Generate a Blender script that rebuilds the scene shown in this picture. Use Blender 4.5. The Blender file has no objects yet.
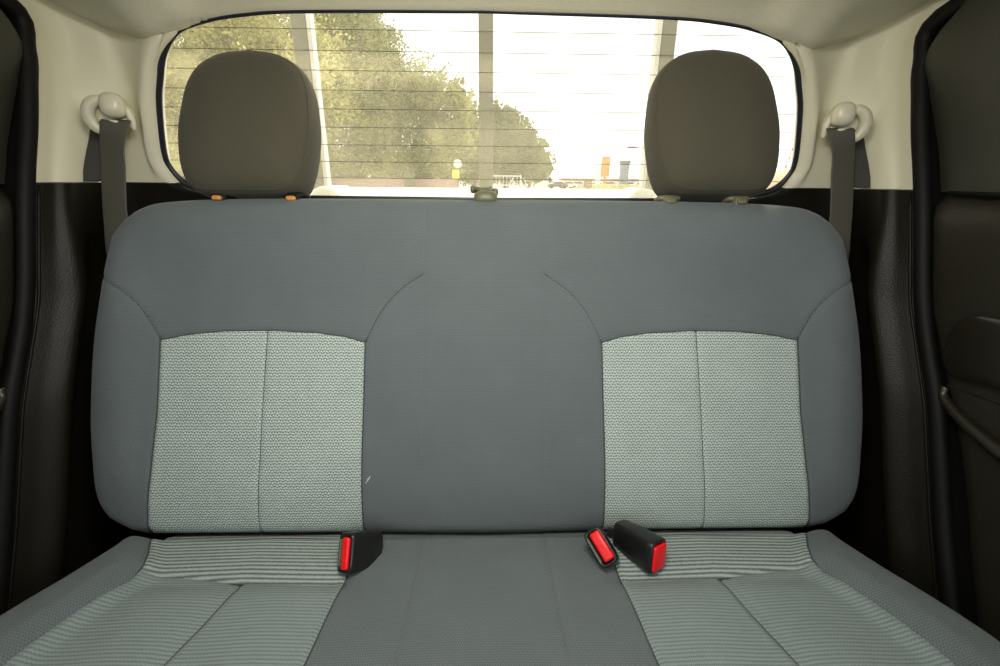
import bpy, math, random
import numpy as np
from mathutils import Vector, Matrix
R = math.radians
random.seed(7)
rng = np.random.default_rng(7)
sc = bpy.context.scene
COL = sc.collection

# ------------------------------------------------------------------ camera
FPX, PITCH, YAW, ROLL = 450.0, R(18.8), R(1.4), R(0.5)
CAM = np.array([.009, 0, .915])
fw = np.array([math.sin(YAW)*math.cos(PITCH), math.cos(YAW)*math.cos(PITCH), -math.sin(PITCH)])
_r0 = np.array([math.cos(YAW), -math.sin(YAW), 0]); _u0 = np.cross(_r0, fw)
rt = _r0*math.cos(ROLL) + _u0*math.sin(ROLL); up = np.cross(rt, fw)
cd = bpy.data.cameras.new('camera'); cam = bpy.data.objects.new('camera', cd); COL.objects.link(cam)
cam.matrix_world = Matrix(((rt[0], up[0], -fw[0], CAM[0]), (rt[1], up[1], -fw[1], CAM[1]), (rt[2], up[2], -fw[2], CAM[2]), (0, 0, 0, 1)))
cd.sensor_width = 36; cd.lens = FPX/1000*36; cd.clip_start = .02; cd.clip_end = 2000
sc.camera = cam

# ------------------------------------------------------------------ world, sun, added fill lamps
w = bpy.data.worlds.new('World'); sc.world = w; w.use_nodes = True
bg = w.node_tree.nodes['Background']; bg.inputs[0].default_value = (1.0, .985, .955, 1); bg.inputs[1].default_value = 2.0
sd = bpy.data.lights.new('sun', 'SUN'); sd.energy = 2.2; sd.angle = R(3); sd.color = (1, .93, .75)
so = bpy.data.objects.new('sun', sd); COL.objects.link(so); so.rotation_euler = (R(-38), R(24), 0)
ad = bpy.data.lights.new('windscreen_fill', 'AREA'); ad.shape = 'RECTANGLE'; ad.size = 1.3; ad.size_y = .55; ad.energy = 3.5; ad.color = (.70, .88, 1.0)  # unseen area lamp added to stand in for daylight through the windscreen
ao = bpy.data.objects.new('windscreen_fill', ad); COL.objects.link(ao); ao.location = (0, -.85, 1.0)
ao.rotation_euler = Vector((0, -1.2, .42)).to_track_quat('Z', 'Y').to_euler()
dd = bpy.data.lights.new('roof_fill', 'AREA'); dd.shape = 'RECTANGLE'; dd.size = .30; dd.size_y = .14; dd.energy = 5.0; dd.color = (1.0, .965, .87)  # unseen fill lamp added under the headliner for top-to-bottom falloff on the seat
do = bpy.data.objects.new('roof_fill', dd); COL.objects.link(do); do.location = (0, .20, 1.20)
do.rotation_euler = Vector((0, -.50, .75)).to_track_quat('Z', 'Y').to_euler()
vs = sc.view_settings; vs.view_transform = 'Standard'; vs.look = 'None'; vs.exposure = 0.0; vs.gamma = 1; vs.use_curve_mapping = False

# ------------------------------------------------------------------ materials
def mat(name, col, rough=.6, metal=0, spec=.5, bump=None, var=None, sheen=0, extra=None):
    m = bpy.data.materials.new(name); m.use_nodes = True
    nt = m.node_tree; b = nt.nodes['Principled BSDF']
    b.inputs['Base Color'].default_value = (*col, 1); b.inputs['Roughness'].default_value = rough
    b.inputs['Metallic'].default_value = metal; b.inputs['Specular IOR Level'].default_value = spec
    b.inputs['Sheen Weight'].default_value = sheen
    tc = nt.nodes.new('ShaderNodeTexCoord')
    if var:      # (scale, amount) gentle patchiness that belongs to the material
        n = nt.nodes.new('ShaderNodeTexNoise'); n.inputs['Scale'].default_value = var[0]; n.inputs['Detail'].default_value = 4
        nt.links.new(tc.outputs['Object'], n.inputs['Vector'])
        mx = nt.nodes.new('ShaderNodeMix'); mx.data_type = 'RGBA'
        mx.inputs[6].default_value = (*[c*(1-var[1]) for c in col], 1); mx.inputs[7].default_value = (*[min(1, c*(1+var[1])) for c in col], 1)
        nt.links.new(n.outputs['Fac'], mx.inputs[0]); nt.links.new(mx.outputs[2], b.inputs['Base Color'])
    if bump:     # (kind, scale, strength, distance)
        if bump[0] == 'noise':
            n = nt.nodes.new('ShaderNodeTexNoise'); n.inputs['Detail'].default_value = 3
        else:
            n = nt.nodes.new('ShaderNodeTexVoronoi')
        n.inputs['Scale'].default_value = bump[1]; nt.links.new(tc.outputs['Object'], n.inputs['Vector'])
        bp = nt.nodes.new('ShaderNodeBump'); bp.inputs['Strength'].default_value = bump[2]; bp.inputs['Distance'].default_value = bump[3]
        nt.links.new(n.outputs[0], bp.inputs['Height']); nt.links.new(bp.outputs[0], b.inputs['Normal'])
    return m

def fabric_mat(name, light, dark, pitch, length, bumpd, zig=.10, rows=.5, cells=.25):
    """woven cloth in UV metres: rows of yarn, the yarn slightly zigzag along its row"""
    m = bpy.data.materials.new(name); m.use_nodes = True
    nt = m.node_tree; N, Lk = nt.nodes.new, nt.links.new; b = nt.nodes['Principled BSDF']
    b.inputs['Roughness'].default_value = .9; b.inputs['Specular IOR Level'].default_value = .15; b.inputs['Sheen Weight'].default_value = .12
    tc = N('ShaderNodeTexCoord'); sp = N('ShaderNodeSeparateXYZ'); Lk(tc.outputs['UV'], sp.inputs[0])
    def mth(op, a, b_=None, c=None):
        n = N('ShaderNodeMath'); n.operation = op
        for i, v in enumerate((a, b_, c)):
            if v is None: continue
            if isinstance(v, (int, float)): n.inputs[i].default_value = v
            else: Lk(v, n.inputs[i])
        return n.outputs[0]
    nz = N('ShaderNodeTexNoise'); nz.inputs['Scale'].default_value = 250; nz.inputs['Detail'].default_value = 2; Lk(tc.outputs['UV'], nz.inputs['Vector'])
    jit = mth('MULTIPLY', mth('SUBTRACT', nz.outputs['Fac'], .5), .35)
    su = mth('SINE', mth('MULTIPLY', sp.outputs[0], 2*math.pi/length))
    v = mth('ADD', mth('ADD', mth('MULTIPLY', sp.outputs[1], 1/pitch), mth('MULTIPLY', su, zig)), jit)
    row = mth('MULTIPLY_ADD', mth('SINE', mth('MULTIPLY', v, 2*math.pi)), .5, .5)
    row = mth('POWER', row, .7)
    par = mth('MULTIPLY', mth('FLOOR', v), math.pi)
    cell = mth('MULTIPLY_ADD', mth('SINE', mth('ADD', mth('MULTIPLY', sp.outputs[0], 4*math.pi/length), par)), .5, .5)
    hgt = mth('ADD', mth('MULTIPLY', row, rows/(rows+cells)), mth('MULTIPLY', cell, cells/(rows+cells)))
    big = N('ShaderNodeTexNoise'); big.inputs['Scale'].default_value = 11; big.inputs['Detail'].default_value = 6
    Lk(tc.outputs['UV'], big.inputs['Vector'])
    mx = N('ShaderNodeMix'); mx.data_type = 'RGBA'; mx.inputs[6].default_value = (*dark, 1); mx.inputs[7].default_value = (*light, 1)
    Lk(hgt, mx.inputs[0])
    m2 = N('ShaderNodeMix'); m2.data_type = 'RGBA'; m2.blend_type = 'MULTIPLY'; m2.inputs[0].default_value = .18
    Lk(mx.outputs[2], m2.inputs[6]); Lk(big.outputs['Fac'], m2.inputs[7]); Lk(m2.outputs[2], b.inputs['Base Color'])
    bp = N('ShaderNodeBump'); bp.inputs['Strength'].default_value = .6; bp.inputs['Distance'].default_value = bumpd
    Lk(hgt, bp.inputs['Height']); Lk(bp.outputs[0], b.inputs['Normal'])
    return m

M = {}
M['grey_fabric'] = fabric_mat('grey_fabric', (.196, .224, .230), (.092, .109, .115), .0032, .0062, .0005, zig=.12, rows=.3, cells=.4)
M['insert'] = fabric_mat('light_woven_fabric', (.76, .85, .80), (.09, .13, .12), .0048, .0090, .0018, zig=.17, rows=.50, cells=.42)
M['ribbed'] = fabric_mat('ribbed_fabric', (.46, .52, .50), (.07, .095, .09), .0064, .004, .0015, zig=.02, rows=.7, cells=.12)
M['ribbed_fine'] = fabric_mat('fine_ribbed_fabric', (.35, .41, .405), (.13, .165, .165), .0050, .0045, .001, zig=.06, rows=.45, cells=.35)
M['seam'] = mat('seam_groove_shade', (.06, .066, .066), .9)  # dark tube colour stands in for the shade inside seam grooves
M['thread'] = mat('grey_thread', (.17, .18, .18), .8)
M['head_fabric'] = mat('headrest_fabric', (.086, .078, .055), .92, spec=.15, bump=('noise', 900, .3, .0006), sheen=.1, var=(300, .12))
M['cream'] = mat('cream_plastic', (.82, .775, .59), .5, spec=.35, bump=('noise', 700, .08, .0004))
M['cream_gloss'] = mat('cream_ring_plastic', (.74, .69, .52), .3, spec=.5)
M['headliner'] = mat('headliner_felt', (.80, .755, .58), .95, spec=.1, bump=('noise', 500, .35, .0012), var=(220, .08))
M['dark'] = mat('dark_grained_plastic', (.009, .008, .0045), .40, spec=.22, bump=('voronoi', 420, .35, .0007))
M['door_dark'] = mat('dark_door_plastic', (.022, .019, .012), .42, spec=.5, bump=('voronoi', 380, .5, .0008))
M['door_up'] = mat('dark_door_frame', (.045, .044, .032), .5, spec=.45, bump=('voronoi', 420, .25, .0005))
M['satin'] = mat('satin_dark_plastic', (.020, .017, .011), .30, spec=.7, bump=('voronoi', 420, .15, .0004))
M['rubber'] = mat('black_rubber', (.006, .0055, .005), .6, spec=.25)
M['carpet'] = mat('dark_carpet', (.02, .02, .019), 1, spec=.05, bump=('noise', 300, .6, .004))
M['webbing'] = mat('seatbelt_webbing', (.085, .08, .06), .55, spec=.35, bump=('noise', 800, .2, .0004))
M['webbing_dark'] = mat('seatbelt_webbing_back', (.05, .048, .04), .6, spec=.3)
M['buckle'] = mat('black_buckle_plastic', (.012, .012, .012), .3, spec=.5)
M['red'] = mat('red_button', (.95, .008, .014), .35, spec=.5)
M['chrome'] = mat('steel', (.75, .74, .68), .22, metal=1)
M['olive'] = mat('olive_plastic', (.15, .145, .08), .4)
M['amber'] = mat('amber_plastic', (.60, .27, .05), .4)
M['white_paint'] = mat('white_paint', (.80, .80, .74), .35)
M['rack'] = mat('rack_metal', (.17, .17, .11), .5)
M['seal'] = mat('window_seal', (.016, .017, .024), .35, spec=.6)
M['line'] = mat('heating_wire', (.10, .09, .06), .6)

def glass_mat():
    m = bpy.data.materials.new('hazy_glass'); m.use_nodes = True; nt = m.node_tree; nt.nodes.clear()
    N, Lk = nt.nodes.new, nt.links.new
    out = N('ShaderNodeOutputMaterial'); tr = N('ShaderNodeBsdfTransparent'); tr.inputs[0].default_value = (1, .995, .97, 1)
    tl = N('ShaderNodeBsdfTranslucent'); tl.inputs[0].default_value = (.95, .88, .66, 1)  # warm translucent share puts the glare haze into the pane
    gl = N('ShaderNodeBsdfGlossy'); gl.inputs['Roughness'].default_value = .03
    nz = N('ShaderNodeTexNoise'); nz.inputs['Scale'].default_value = 5; nz.inputs['Detail'].default_value = 6
    tc = N('ShaderNodeTexCoord'); Lk(tc.outputs['Object'], nz.inputs['Vector'])
    mr = N('ShaderNodeMapRange'); mr.inputs['From Min'].default_value = .3; mr.inputs['From Max'].default_value = .7
    mr.inputs['To Min'].default_value = .10; mr.inputs['To Max'].default_value = .17; Lk(nz.outputs['Fac'], mr.inputs['Value'])
    m1 = N('ShaderNodeMixShader'); Lk(mr.outputs[0], m1.inputs[0]); Lk(tr.outputs[0], m1.inputs[1]); Lk(tl.outputs[0], m1.inputs[2])
    m2 = N('ShaderNodeMixShader'); m2.inputs[0].default_value = .008; Lk(m1.outputs[0], m2.inputs[1]); Lk(gl.outputs[0], m2.inputs[2])
    Lk(m2.outputs[0], out.inputs[0]); return m
M['glass'] = glass_mat()

def leaf_mat(name, a, b_):
    m = bpy.data.materials.new(name); m.use_nodes = True; nt = m.node_tree; nt.nodes.clear()
    N, Lk = nt.nodes.new, nt.links.new
    out = N('ShaderNodeOutputMaterial'); d = N('ShaderNodeBsdfDiffuse'); t = N('ShaderNodeBsdfTranslucent')
    tc = N('ShaderNodeTexCoord'); nz = N('ShaderNodeTexNoise'); nz.inputs['Scale'].default_value = .7; nz.inputs['Detail'].default_value = 8
    Lk(tc.outputs['Object'], nz.inputs['Vector'])
    rp = N('ShaderNodeValToRGB'); rp.color_ramp.elements[0].position = .35; rp.color_ramp.elements[1].position = .65
    rp.color_ramp.elements[0].color = (*a, 1); rp.color_ramp.elements[1].color = (*b_, 1)
    Lk(nz.outputs['Fac'], rp.inputs[0]); Lk(rp.outputs[0], d.inputs[0]); Lk(rp.outputs[0], t.inputs[0])
    mx = N('ShaderNodeMixShader'); mx.inputs[0].default_value = .4; Lk(d.outputs[0], mx.inputs[1]); Lk(t.outputs[0], mx.inputs[2])
    Lk(mx.outputs[0], out.inputs[0]); return m
M['leaf_a'] = leaf_mat('leaves_yellow_green', (.20, .21, .06), (.80, .76, .36))  # wide dark-to-pale range paints highlights and shade into the leaf colour
M['leaf_b'] = leaf_mat('leaves_olive', (.17, .20, .07), (.60, .60, .28))  # highlight and shade mottling is put into this leaf colour as well
M['leaf_c'] = leaf_mat('leaves_dark_olive', (.15, .18, .09), (.34, .36, .18))
M['bark'] = mat('bark', (.16, .12, .08), .9)

# ------------------------------------------------------------------ mesh helpers
ORG = {}
def obj(name, V, F, m, parent=None, org=None, smooth=True, uv=None, kind=None, label=None, cat=None, group=None):
    V = np.asarray(V, float)
    if org is None:
        lo, hi = V.min(0), V.max(0)
        org = np.array([(lo[0]+hi[0])/2, (lo[1]+hi[1])/2, lo[2]])
    org = np.asarray(org, float)
    me = bpy.data.meshes.new(name); me.from_pydata((V-org).tolist(), [], [tuple(f) for f in F]); me.update()
    if uv is not None:
        uv = np.asarray(uv, float); l = me.uv_layers.new(name='UVMap')
        vi = np.zeros(len(me.loops), int); me.loops.foreach_get('vertex_index', vi)
        l.data.foreach_set('uv', uv[vi].ravel())
    if smooth: me.polygons.foreach_set('use_smooth', [True]*len(me.polygons))
    o = bpy.data.objects.new(name, me); COL.objects.link(o); me.materials.append(m)
    ORG[o.name] = org
    if parent is not None: o.parent = parent; o.location = Vector(org - ORG[parent.name])
    else: o.location = Vector(org)
    tag(o, label, cat, group, kind); return o
def tag(o, label=None, cat=None, group=None, kind=None):
    if label: o['label'] = label
    if cat: o['category'] = cat
    if group: o['group'] = group
    if kind: o['kind'] = kind
    return o
def thing(name, loc, label, cat, group=None):
    o = bpy.data.objects.new(name, None); COL.objects.link(o); o.location = loc; o.empty_display_size = .05
    ORG[o.name] = np.array(loc, float); return tag(o, label, cat, group)
def subd(o, n=1):
    md = o.modifiers.new('smooth', 'SUBSURF'); md.levels = md.render_levels = n; return o

class MB:
    """collects shapes into one mesh"""
    def __init__(s): s.V = []; s.F = []
    def add(s, V, F):
        b = len(s.V); s.V += [tuple(v) for v in V]; s.F += [tuple(i+b for i in f) for f in F]; return s
    def box(s, c, size, ax=None, bev=0):
        """box, optionally with chamfered edges, in axes ax (three unit vectors)"""
        A = np.eye(3) if ax is None else np.asarray(ax, float)
        h = np.asarray(size, float)/2
        if bev <= 0:
            P = [np.array([sx*h[0], sy*h[1], sz*h[2]]) for sx in (-1, 1) for sy in (-1, 1) for sz in (-1, 1)]
            F = [(0,1,3,2), (4,6,7,5), (0,4,5,1), (2,3,7,6), (0,2,6,4), (1,5,7,3)]
            return s.add([np.asarray(c)+p@A for p in P], F)
        import bmesh
        bm = bmesh.new(); bmesh.ops.create_cube(bm, size=1)
        for v in bm.verts: v.co = Vector((v.co.x*size[0], v.co.y*size[1], v.co.z*size[2]))
        bmesh.ops.bevel(bm, geom=bm.edges[:], offset=bev, segments=3, profile=.5, affect='EDGES')
        bm.verts.index_update()
        V = [np.asarray(c)+np.array(v.co)@A for v in bm.verts]; F = [[v.index for v in f.verts] for f in bm.faces]
        bm.free(); return s.add(V, F)
    def tube(s, P, r, n=8, closed=False, flat=1.0):
        P = np.asarray(P, float); K = len(P); rr = np.broadcast_to(np.asarray(r, float), (K,))
        T = np.roll(P, -1, 0)-np.roll(P, 1, 0)
        if not closed: T[0] = P[1]-P[0]; T[-1] = P[-1]-P[-2]
        T /= np.linalg.norm(T, axis=1)[:, None]+1e-12
        a = np.array([0, 0, 1.]) if abs(T[0][2]) < .9 else np.array([1., 0, 0])
        V = []; nrm = np.cross(T[0], a); nrm /= np.linalg.norm(nrm)
        for i in range(K):
            nrm = nrm-T[i]*(nrm@T[i]); nrm /= np.linalg.norm(nrm); bn = np.cross(T[i], nrm)
            for k in range(n):
                t = 2*math.pi*k/n; V.append(P[i]+rr[i]*(math.cos(t)*nrm+flat*math.sin(t)*bn))
        F = []
        for i in range(K if closed else K-1):
            j = (i+1) % K
            for k in range(n): F.append((i*n+k, i*n+(k+1) % n, j*n+(k+1) % n, j*n+k))
        if not closed: F.append(tuple(range(n))[::-1]); F.append(tuple((K-1)*n+k for k in range(n)))
        return s.add(V, F)
    def ell(s, c, rad, ax=None, p=2.0, nu=24, nv=14):
        A = np.eye(3) if ax is None else np.asarray(ax, float)
        sp = lambda v: np.sign(v)*abs(v)**(2/p)
        V = []
        for j in range(nv+1):
            ph = -math.pi/2+math.pi*j/nv
            for i in range(nu):
                th = 2*math.pi*i/nu
                q = np.array([rad[0]*sp(math.cos(ph))*sp(math.cos(th)), rad[1]*sp(math.cos(ph))*sp(math.sin(th)), rad[2]*sp(math.sin(ph))])
                V.append(np.asarray(c)+q@A)
        F = [(j*nu+i, j*nu+(i+1) % nu, (j+1)*nu+(i+1) % nu, (j+1)*nu+i) for j in range(nv) for i in range(nu)]
        return s.add(V, F)
    def prism(s, poly, a, b, f):
        """poly: 2-D outline, f(p, q) -> 3-D with q the extrusion coordinate"""
        n = len(poly); V = [f(p, a) for p in poly]+[f(p, b) for p in poly]
        return s.add(V, [tuple(range(n))[::-1], tuple(range(n, 2*n))]+[(i, (i+1) % n, n+(i+1) % n, n+i) for i in range(n)])
    def build(s, name, m, parent=None, **k):
        return obj(name, s.V, s.F, m, parent, **k)

def resample(P, n, t=None):
    P = np.asarray(P, float); d = np.r_[0, np.cumsum(np.linalg.norm(np.diff(P, axis=0), axis=1))]; d /= d[-1]
    t = np.linspace(0, 1, n) if t is None else t
    return np.stack([np.interp(t, d, P[:, k]) for k in range(P.shape[1])], 1)
def spline(P, n, closed=False):
    """Catmull-Rom through P"""
    P = np.asarray(P, float); K = len(P); out = []
    segs = K if closed else K-1
    for i in range(segs):
        p0 = P[(i-1) % K] if closed or i > 0 else 2*P[0]-P[1]
        p1 = P[i]; p2 = P[(i+1) % K]
        p3 = P[(i+2) % K] if closed or i+2 < K else 2*P[-1]-P[-2]
        for t in np.linspace(0, 1, n, endpoint=False):
            out.append(.5*((2*p1)+(-p0+p2)*t+(2*p0-5*p1+4*p2-p3)*t*t+(-p0+3*p1-3*p2+p3)*t**3))
    if not closed: out.append(P[-1])
    return np.array(out)
def coons(bot, right, top, left, nu, nv, cl=0.0):
    """grid of 2-D points (nv, nu, 2) inside four boundary curves; cl clusters rows near the rim"""
    def par(n):
        t = np.linspace(0, 1, n); return t*(1-cl)+cl*(.5-.5*np.cos(math.pi*t))
    s, t = par(nu), par(nv)
    B, Tp = resample(bot, 0, s), resample(top, 0, s); Lf, Rg = resample(left, 0, t), resample(right, 0, t)
    S, T = s[None, :, None], t[:, None, None]
    g = (1-T)*B[None]+T*Tp[None]+(1-S)*Lf[:, None]+S*Rg[:, None]
    g -= (1-S)*(1-T)*B[0]+S*(1-T)*B[-1]+(1-S)*T*Tp[0]+S*T*Tp[-1]
    return g
def gridF(nv, nu, off=0, flip=False):
    F = []
    for j in range(nv-1):
        for i in range(nu-1):
            a = off+j*nu+i; f = (a, a+1, a+nu+1, a+nu); F.append(f[::-1] if flip else f)
    return F
def dist(P, line):
    """distance from points to a polyline"""
    P = np.asarray(P, float); sh = P.shape[:-1]; Q = P.reshape(-1, 2); d = np.full(len(Q), 9.0)
    L = np.asarray(line, float)
    for a, b in zip(L[:-1], L[1:]):
        ab = b-a; t = np.clip(((Q-a)@ab)/(ab@ab+1e-12), 0, 1); d = np.minimum(d, np.linalg.norm(Q-a-t[:, None]*ab, axis=1))
    return d.reshape(sh)
def sm(x, a, b): t = np.clip((x-a)/(b-a), 0, 1); return t*t*(3-2*t)
def mir(P): return [(-x, y) for x, y in P]

# ------------------------------------------------------------------ seat frame
LEAN = R(18.8); O = np.array([0, .607, .36])
SU = np.array([0, math.sin(LEAN), math.cos(LEAN)]); SN = np.array([0, -math.cos(LEAN), math.sin(LEAN)])
def pt(x, u, h): return O+np.array([1, 0, 0])*x+SU*u+SN*h
def ptv(X, U_, H): return O+np.stack([X, SU[1]*U_+SN[1]*H, SU[2]*U_+SN[2]*H], -1)

# backrest outline (x, u): right-hand half
halfside = [(.622, .014), (.640, .045), (.651, .09), (.657, .16), (.657, .22), (.652, .31), (.640, .40), (.629, .470), (.621, .500), (.603, .526)]
halfside = [(x*1.018, u) for x, u in halfside]
side_r = spline(halfside, 5)
top_h = [(.603*1.018, .526), (.585, .546), (.54, .557), (.42, .563), (.2, .565), (0, .564)]
top_full = np.r_[spline(mir(top_h), 5), spline(top_h[::-1], 5)[1:]]
bot_full = np.array([(-.622*1.018, .014), (-.60, -.009), (-.57, -.018), (0, -.020), (.57, -.018), (.60, -.009), (.622*1.018, .014)])
side_l = side_r*[-1, 1]
b_outline = np.r_[bot_full, side_r[1:], top_full[::-1][1:], side_l[::-1][1:]]

# insert outlines, seams
ins_out = [(.566, -.016), (.558, .03), (.546, .10), (.536, .20), (.532, .318)]
ins_in = [(.205, -.014), (.203, .12), (.200, .22), (.198, .314)]
ins_top = [(.198, .314), (.23, .3235), (.275, .330), (.35, .334), (.43, .333), (.49, .327), (.532, .318)]
ins_mid = [(.380, -.014), (.368, .12), (.362, .24), (.358, .334)]
seam_in = spline([(.198, .314), (.172, .365), (.140, .402), (.102, .428)], 6)
seam_out = spline([(.532, .320), (.560, .370), (.592, .402), (.638, .424)], 6)
stitch_c = [(.103, .0), (.104, .2), (.102, .4), (.100, .54)]
seams_b = []
for s in (1, -1):
    for L in (ins_out, ins_in, ins_top, seam_in, seam_out, stitch_c, ins_mid): seams_b.append(np.asarray(L)*[s, 1])

def hb(x, u, groove=True):
    """how far the backrest front stands out from its base plane"""
    P = np.stack([x, u], -1); d = dist(P, b_outline)
    ax = abs(x)
    Rr = .050*sm(u, .0, .12)+.028*(1-sm(u, .0, .12))
    t = np.clip(1-d/Rr, 0, 1); h = -Rr*(1-np.sqrt(np.clip(1-t*t, 0, 1)))*.95
    h += .016*np.exp(-((ax-.595)/.045)**2)*sm(u, -.05, .15)*(1-sm(u, .38, .52))          # side bolsters
    h -= .018*np.clip(1-(u+.012)/.12, 0, 1.1)**2
    h += .007*np.exp(-(ax/.13)**2)*(1-sm(u, .40, .54))                                    # middle place
    c = np.clip(1-((ax-.37)/.19)**2, 0, 1)
    h += .006*c*np.sin(np.clip(u/.334, 0, 1)*math.pi)                                     # cushion of the insert
    h += -.006*sm(u, .33, .40)*(1-sm(u, .40, .50))*np.exp(-((ax-.37)/.25)**2)
    if groove:
        for L in seams_b:
            dd = dist(P, L); deep = .0022 if len(L) != 4 or abs(L[0][0]) > .15 else .0009
            h -= deep*np.exp(-(dd/.0035)**2)
    return h

bench = thing('bench_seat', (0, .45, 0), 'wide grey fabric rear bench seat with light woven inserts', 'car seat')
# backrest shell
NU, NV = 460, 200
g = coons(bot_full, side_r, top_full, side_l, NU, NV, cl=.35)
X_, U_ = g[..., 0], g[..., 1]; H_ = hb(X_, U_)
V = ptv(X_, U_, H_).reshape(-1, 3); F = gridF(NV, NU); uv = g.reshape(-1, 2)
rim = [j for j in range(NU)]+[k*NU+NU-1 for k in range(1, NV)]+[(NV-1)*NU+j for j in range(NU-2, -1, -1)]+[k*NU for k in range(NV-2, 0, -1)]
n0 = len(V); nr = len(rim); rg = uv[rim]
cen = np.array([0, .27]); rings = [(-.062, 1.0), (-.085, .998), (-.105, .985), (-.118, .955), (-.122, .90), (-.122, .0)]
VV = [V]; UVV = [uv]
for h, s in rings: 
    q = cen+(rg-cen)*s; VV.append(ptv(q[:, 0], q[:, 1], np.full(nr, h))); UVV.append(q+[0, h])
V = np.concatenate(VV); uv = np.concatenate(UVV)
prev = rim
for k in range(len(rings)):
    cur = [n0+k*nr+i for i in range(nr)]
    F += [(prev[i], cur[i], cur[(i+1) % nr], prev[(i+1) % nr]) for i in range(nr)]; prev = cur
back = obj('backrest', V, F, M['grey_fabric'], bench, uv=uv)

def drape_patch(name, bot, right, top, left, hf, place, m, parent, nu, nv, lift=.0016, grooves=(), sink=.004, rimw=.006, uvf=None, label=None):
    g = coons(bot, right, top, left, nu, nv)
    ring = np.r_[np.asarray(bot), np.asarray(right)[1:], np.asarray(top)[::-1][1:], np.asarray(left)[::-1][1:]]
    d = dist(g, ring); H = hf(g[..., 0], g[..., 1])+lift-sink*(1-sm(d, 0, rimw))
    for L, dep, wd in grooves: H = H-dep*np.exp(-(dist(g, L)/wd)**2)
    V = place(g[..., 0], g[..., 1], H).reshape(-1, 3)
    return obj(name, V, gridF(nv, nu), m, parent, uv=(g.reshape(-1, 2) if uvf is None else uvf(g).reshape(-1, 2)), label=label)
def seamtube(name, L, hf, place, r, m, parent, lift=.0, dash=None):
    L = np.asarray(L, float); tot = np.linalg.norm(np.diff(L, axis=0), axis=1).sum()
    mb = MB()
    if dash:
        n = int(tot/(dash[0]+dash[1])); P = []
        for i in range(n):
            a = i/n; b = a+dash[0]/(dash[0]+dash[1])/n
            q = resample(L, 0, np.array([a, (a+b)/2, b])); h = hf(q[:, 0], q[:, 1])+lift+np.array([-r, 0, -r])
            mb.tube(place(q[:, 0], q[:, 1], h), r, 5)
    else:
        q = resample(L, max(8, int(tot/.004))); mb.tube(place(q[:, 0], q[:, 1], hf(q[:, 0], q[:, 1])+lift), r, 6)
    return mb.build(name, m, parent)
hb_flat = lambda x, u: hb(x, u, False)
for s in (-1, 1):
    f = lambda L: np.asarray(L, float)*[s, 1]
    a, b = (ins_in, ins_out) if s > 0 else (ins_out, ins_in)
    tp = f(ins_top) if s > 0 else f(ins_top)[::-1]
    bt = np.array([f(a)[0], f(ins_mid)[0], f(b)[0]])
    p = drape_patch('woven_insert', bt, f(b), tp, f(a), hb_flat, ptv, M['insert'], back, 130, 130,
                    grooves=((f(ins_mid), .0026, .0035),), label='light grey woven insert panel')
    seamtube('seam', f(ins_mid), hb_flat, ptv, .0007, M['seam'], p, lift=-.0008)
    for L in (ins_in, ins_out, ins_top): seamtube('seam', f(L), hb_flat, ptv, .0010, M['seam'], back, lift=-.0014)
    seamtube('seam', f(seam_in), hb_flat, ptv, .0007, M['seam'], back, lift=-.0016, dash=(.006, .0015))
    seamtube('seam', f(seam_out), hb_flat, ptv, .0007, M['seam'], back, lift=-.0016, dash=(.006, .0015))
    seamtube('stitching', f(stitch_c), hb_flat, ptv, .0005, M['thread'], back, lift=-.0004, dash=(.004, .003))
# small pale scratch on the cloth beside the left insert
mb = MB(); sx, su_ = -.193, .085
q = np.array([(sx-.004, su_-.006), (sx, su_), (sx+.004, su_+.007)])
mb.tube(ptv(q[:, 0], q[:, 1], hb_flat(q[:, 0], q[:, 1])+.0004), [.0003, .0009, .0003], 6)
q = np.array([(sx-.001, su_+.002), (sx+.003, su_+.003)]); mb.tube(ptv(q[:, 0], q[:, 1], hb_flat(q[:, 0], q[:, 1])+.0004), .0006, 6)
mb.build('scuff_mark', M['white_paint'], back, label='tiny pale scuff')

# ------------------------------------------------------------------ seat cushion
c_side = [(.585, .60), (.584, .560), (.592, .515), (.614, .470), (.634, .425), (.648, .38), (.655, .30), (.656, .20), (.648, .13), (.63, .095)]
cs_r = spline(c_side, 5)
c_front = np.array([(-.63, .095), (-.59, .080), (0, .075), (.59, .080), (.63, .095)])
c_rear = np.array([(-.585, .60), (-.545, .66), (0, .665), (.545, .66), (.585, .60)])
cs_l = cs_r*[-1, 1]
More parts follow.
